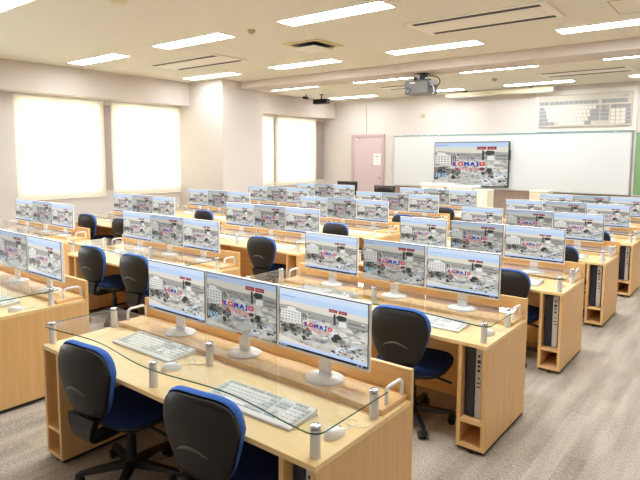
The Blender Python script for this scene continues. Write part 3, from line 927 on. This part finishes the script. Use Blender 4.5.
# teacher's desk with two black monitors
td = thing('teacher_desk', (-6.3, 10.15, 0)); tag(td, 'wooden teacher desk in front of the pink door', 'desk')
MB().box(-1.1, 1.1, -.35, .35, .68, .705, 'beech_top', .002).build('desktop', td)
for x in (-1.09, 1.065): MB().box(x, x + .025, -.34, .34, 0, .6795, 'beech_side').build('end_panel', td)
MB().box(-1.06, 1.06, -.33, -.31, .2, .6795, 'beech_front').build('modesty_panel', td)
def black_monitor(loc, rz, label, vents, dz=0.0):
    t = thing('black_monitor', loc, rz); tag(t, label, 'monitor', 'black monitors on the teacher desk')
    MB().box(-.29, .29, -.02, .02, .12 - dz, .47 - dz, 'plastic_black', .006).build('housing', t)
    MB().box(-.18, .18, -.045, -.0205, .18 - dz, .40 - dz, 'plastic_black', .01).build('back_bulge', t)
    for i in range(2):
        for z in ((.36, .40) if vents else (.42,)):
            MB().box(-.25 + .27 * i, -.02 + .27 * i, -.022, -.0203, z + .03 - dz, z + .038 - dz, 'key_dark').build('vent', t)
    MB().box(-.04, .04, .0, .018, .0125, .13 - dz, 'plastic_black', .003).build('stand_neck', t)
    MB().lathe([(.12, 0), (.12, .006), (.05, .012)], 'plastic_black', 24).build('stand_base', t)
black_monitor((-7.05, 10.1, .7055), R(6), 'black monitor seen from behind before the hinge edge of the pink door', False)
black_monitor((-5.97, 10.15, .7055), R(0), 'black monitor seen from behind before the knob edge of the pink door', True, .08)
hm = MB().lathe([(.11, 0), (.12, .05), (.11, .12), (.07, .17), (.02, .185)], 'cream_box', 24)
o = hm.build('cloth_cover'); o.location = (-5.42, 10.1, .7055); tag(o, 'rounded cream cloth bundle beside the black monitor', 'cover')

# keyboard poster on the front wall
po = thing('keyboard_wall_panel', (-1.956, YF, 2.868), 0, 1.07); tag(po, 'giant beige keyboard model panel on the wall above the whiteboard', 'panel')
MB().box(-.99, .99, -.04, -.002, -.445, .43, 'poster_base', .004).build('backing', po)
b = MB().box(-.91, .91, -.075, -.0405, -.35, .33, 'poster_body', .01); b.build('body', po)
kk = MB()
def pk(x0, x1, z0, z1, mn, h=.012): kk.box(x0 + .006, x1 - .006, -.0755 - h, -.0755, z0 + .005, z1 - .005, mn, .003)
fx = -.89
for (x0, n) in ((fx, 2), (fx + .21, 5), (fx + .70, 5), (fx + 1.235, 5)):
    for i in range(n): pk(x0 + i * .096, x0 + .094 + i * .096, .12, .20, 'poster_key_grey')
z1 = .085
pitch = .062
for r_ in range(5):
    zt = z1 - r_ * .079; zb = zt - .077
    ind = (.11, .145, .155, .185, .0)[r_]
    if r_ < 4:
        pk(fx, fx + ind, zb, zt, 'poster_key_grey')
        nk = (14, 12, 12, 11)[r_]
        for i in range(nk): pk(fx + ind + i * .0735, fx + ind + .0735 * (i + 1), zb, zt, 'poster_key')
        pk(fx + ind + nk * .0735, fx + 1.20, zb, zt, 'poster_key_grey')
    else:
        for i, (a, b_) in enumerate(((0, .11), (.11, .21), (.21, .32))): pk(fx + a, fx + b_, zb, zt, 'poster_key_grey')
        pk(fx + .42, fx + .92, zb, zt, 'poster_key'); pk(fx + .93, fx + 1.05, zb, zt, 'poster_key_grey')
    for i in range(2):
        if r_ < 4: pk(fx + 1.22 + i * .08, fx + 1.30 + i * .08, zb, zt, 'poster_key_grey')
    for i in range(4):
        pk(fx + 1.41 + i * .092, fx + 1.41 + (i + 1) * .092, zb, zt, 'poster_key' if (r_ > 0 and i < 3) else 'poster_key_grey')
kk.build('keys', po)
q = MB().box(fx, fx + 1.78, -.077, -.0752, .098, .106, 'poster_key'); q.box(fx + 1.39, fx + 1.40, -.077, -.0752, -.31, .10, 'poster_key')
q.build('divider', po)
MB().box(.62, .72, -.077, -.0752, .255, .265, 'poster_line').build('badge', po)
MB().box(.74, .83, -.077, -.0752, .250, .275, 'poster_line').build('badge', po)

# ------------------------------------------------------------------ ceiling
def make_lamp(dm):
    lamp = thing('ceiling_light', size=1.07)
    f = MB()
    for (x0, x1, y0, y1) in ((0, 1.38, 0, .012), (0, 1.38, .288, .30), (0, .012, .012, .288), (1.368, 1.38, .012, .288)):
        f.box(x0 - .69, x1 - .69, y0 - .15, y1 - .15, -.012, 0, 'vent_white')
    f.build('frame', lamp)
    MB().box(-.677, .677, -.137, .137, -.008, 0, dm).build('diffuser', lamp)
    return lamp
lamp, lamp_f, lamp_w = make_lamp('lamp_diffuser'), make_lamp('lamp_diffuser_front'), make_lamp('lamp_diffuser_window')   # the row by the whiteboard runs dimmed
for i, x in enumerate((-7.691, -5.209, -2.716, -0.201)):
    for j, y in enumerate((1.175, 3.689, 6.161, 8.665, 11.211)):
        inst(lamp_w if i == 0 else lamp_f if j == 4 else lamp, (x, y, ZC - .0005), 0, 'flat ceiling light in the %s column from the windows, %s row from the whiteboard' % (['first', 'second', 'third', 'fourth'][i], ['fifth', 'fourth', 'third', 'second', 'first'][j]), 'ceiling light', 'flat ceiling lights')
def slot_unit(x0, x1, y0, y1, label, dark=True):
    t = thing('air_conditioner', ((x0 + x1) / 2, (y0 + y1) / 2, ZC)); tag(t, label, 'air conditioner', 'slotted ceiling air conditioners')
    w_, d_ = (x1 - x0) / 2, (y1 - y0) / 2
    MB().box(-w_, w_, -d_, d_, -.018, -.0005, 'vent_white', .004).build('panel', t)
    for s_ in (-1, 1):
        yy = s_ * (d_ - .085)
        MB().box(-w_ + .08, w_ - .08, yy - .050, yy + .050, -.0215, -.0178, 'vent_dark', .001).build('slot', t)
        MB().box(-w_ + .08, w_ - .08, yy + .030, yy + .038, -.0245, -.0217, 'vent_white').build('louver', t)
    MB().box(-w_ + .12, w_ - .12, -d_ + .2, d_ - .2, -.022, -.0178, 'vent_white', .003).build('grille', t)
slot_unit(-2.309, -0.64, 4.599, 5.337, 'large two-slot ceiling air conditioner before the beam, nearest the aisle')
slot_unit(-7.52, -5.701, 4.534, 5.262, 'two-slot ceiling air conditioner near the window pillar, before the beam')
slot_unit(-5.969, -4.685, 9.681, 10.323, 'two-slot ceiling air conditioner beyond the beam, between window and projector')
slot_unit(-2.309, -0.694, 9.703, 10.377, 'two-slot ceiling air conditioner beyond the beam above the keyboard panel')
cs = thing('ceiling_vent', (-4.021, 4.941, ZC), 0, 1.07); tag(cs, 'square stained ceiling vent with hanging white centre plate', 'vent')
MB().box(-.30, .30, -.30, .30, -.012, -.0005, 'vent_stain', .003).build('frame', cs)
MB().box(-.22, .22, -.22, .22, -.0145, -.0122, 'vent_dark').build('duct_opening', cs)
c = MB().box(-.20, .20, -.20, .20, -.07, -.05, 'podium_white', .008); c.build('centre_plate', cs)
MB().cyl((0, 0, -.051), .02, .037, 'steel', 10).build('stem', cs)
def detector(x, y, label, mn='detector', r=.06):
    t = thing('smoke_detector', (x, y, ZC), 0, 1.07); tag(t, label, 'detector', 'ceiling detectors')
    MB().lathe([(r * .55, -.045), (r * .8, -.038), (r, -.022), (r, -.0005)], mn, 24).build('housing', t)
    MB().lathe([(r * 1.15, -.008), (r * 1.15, -.0003)], mn, 24).build('base_ring', t)
detector(-4.171, 1.881, 'white round smoke detector at the photo top edge', 'detector', .09)
detector(-4.043, 3.711, 'small beige detector between two lights before the square vent', 'detector_old', .045)
detector(-3.24, 10.002, 'small beige detector beyond the beam above the screen case', 'detector_old', .05)
h = thing('ceiling_hatch', (0.398, 5.455, ZC), 0, 1.07); tag(h, 'square ceiling hatch at the photo corner beside the light', 'hatch')
MB().box(-.5, .5, -.4, .2, -.004, -.0005, 'ceiling_board').build('cover', h)
e = MB()
for (x0, x1, y0, y1) in ((-.5, .5, -.41, -.4), (-.5, .5, .2, .21), (-.51, -.5, -.41, .21), (.5, .51, -.41, .21)): e.box(x0, x1, y0, y1, -.006, -.0005, 'seam')
e.build('edge_frame', h)

# projector with mount and cable
pj = thing('projector', (-3.561, 7.488, 3.279), 0, 1.07); tag(pj, 'grey projector with a looping black cable hung under the ceiling beam', 'projector')
MB().box(-.05, .05, -.05, .05, -.10, -.0125, 'plastic_black', .008).build('mount_pole', pj)
MB().box(-.08, .08, -.08, .08, -.012, -.0005, 'plastic_black', .002).build('mount_plate', pj)
a = MB(); a.box(-.30, .14, -.025, .025, -.118, -.1005, 'plastic_black', .004); a.box(-.15, -.09, -.06, .06, -.1005, -.055, 'plastic_black', .004)
a.build('bracket', pj)
MB().box(-.26, .17, -.18, .18, -.345, -.12, 'projector_grey', .028, seg=3).build('body', pj)
MB().cyl((-.17, -.205, -.28), .045, .028, 'lens_black', 20, 'Y').build('lens', pj)
c = MB().box(.1705, .182, -.15, .15, -.31, -.16, 'plastic_black')
c.build('connector_panel', pj)
MB().tube(smooth_path([(.045, 0, -.05), (.16, -.02, -.055), (.27, -.02, -.085), (.31, -.02, -.15), (.27, -.02, -.215), (.184, -.02, -.225)], 6), .010, 'plastic_black', 8).build('cable', pj)
MB().tube(smooth_path([(.184, -.06, -.20), (.22, -.07, -.24), (.23, -.06, -.31), (.20, -.05, -.35)], 6), .008, 'white_plastic', 8).build('cable', pj)
MB().box(-.15, -.06, -.184, -.1805, -.175, -.155, 'white_plastic').build('badge', pj)
# black speaker and small camera by the window side
sp = thing('ceiling_speaker', (-8.023, 10.248, ZC), 0, 1.07); tag(sp, 'black box speaker hanging from the ceiling near the window corner', 'speaker')
MB().box(-.215, .215, -.08, .08, -.235, -.115, 'plastic_black', .01).build('housing', sp)
MB().cyl((0, 0, -.115), .015, .103, 'plastic_black', 10).build('mount_pole', sp)
MB().cyl((0, 0, -.012), .06, .0115, 'plastic_black', 14).build('mount_plate', sp)
MB().box(-.20, .20, -.084, -.0805, -.222, -.13, 'lens_black').build('grille', sp)
cc = thing('security_camera', (-8.344, 9.991, ZC), 0, 1.07); tag(cc, 'tiny black camera on the ceiling close to the pillar', 'camera')
MB().cyl((0, 0, -.05), .012, .0495, 'plastic_black', 8).build('mount', cc)
MB().cyl((0, -.09, -.085), .035, .14, 'plastic_black', 14, 'Y').build('housing', cc)
MB().cyl((0, -.098, -.085), .024, .008, 'lens_black', 12, 'Y').build('lens', cc)
ob = thing('wall_sensor', (-5.99, YF, 2.9), 0, 1.07); tag(ob, 'tiny beige sensor on the wall between door and screen case', 'sensor')
MB().box(-.05, .05, -.03, -.001, -.04, .04, 'detector_old', .006).build('housing', ob)
MB().cyl((0, -.034, 0), .02, .004, 'detector', 12, 'Y').build('lens', ob)
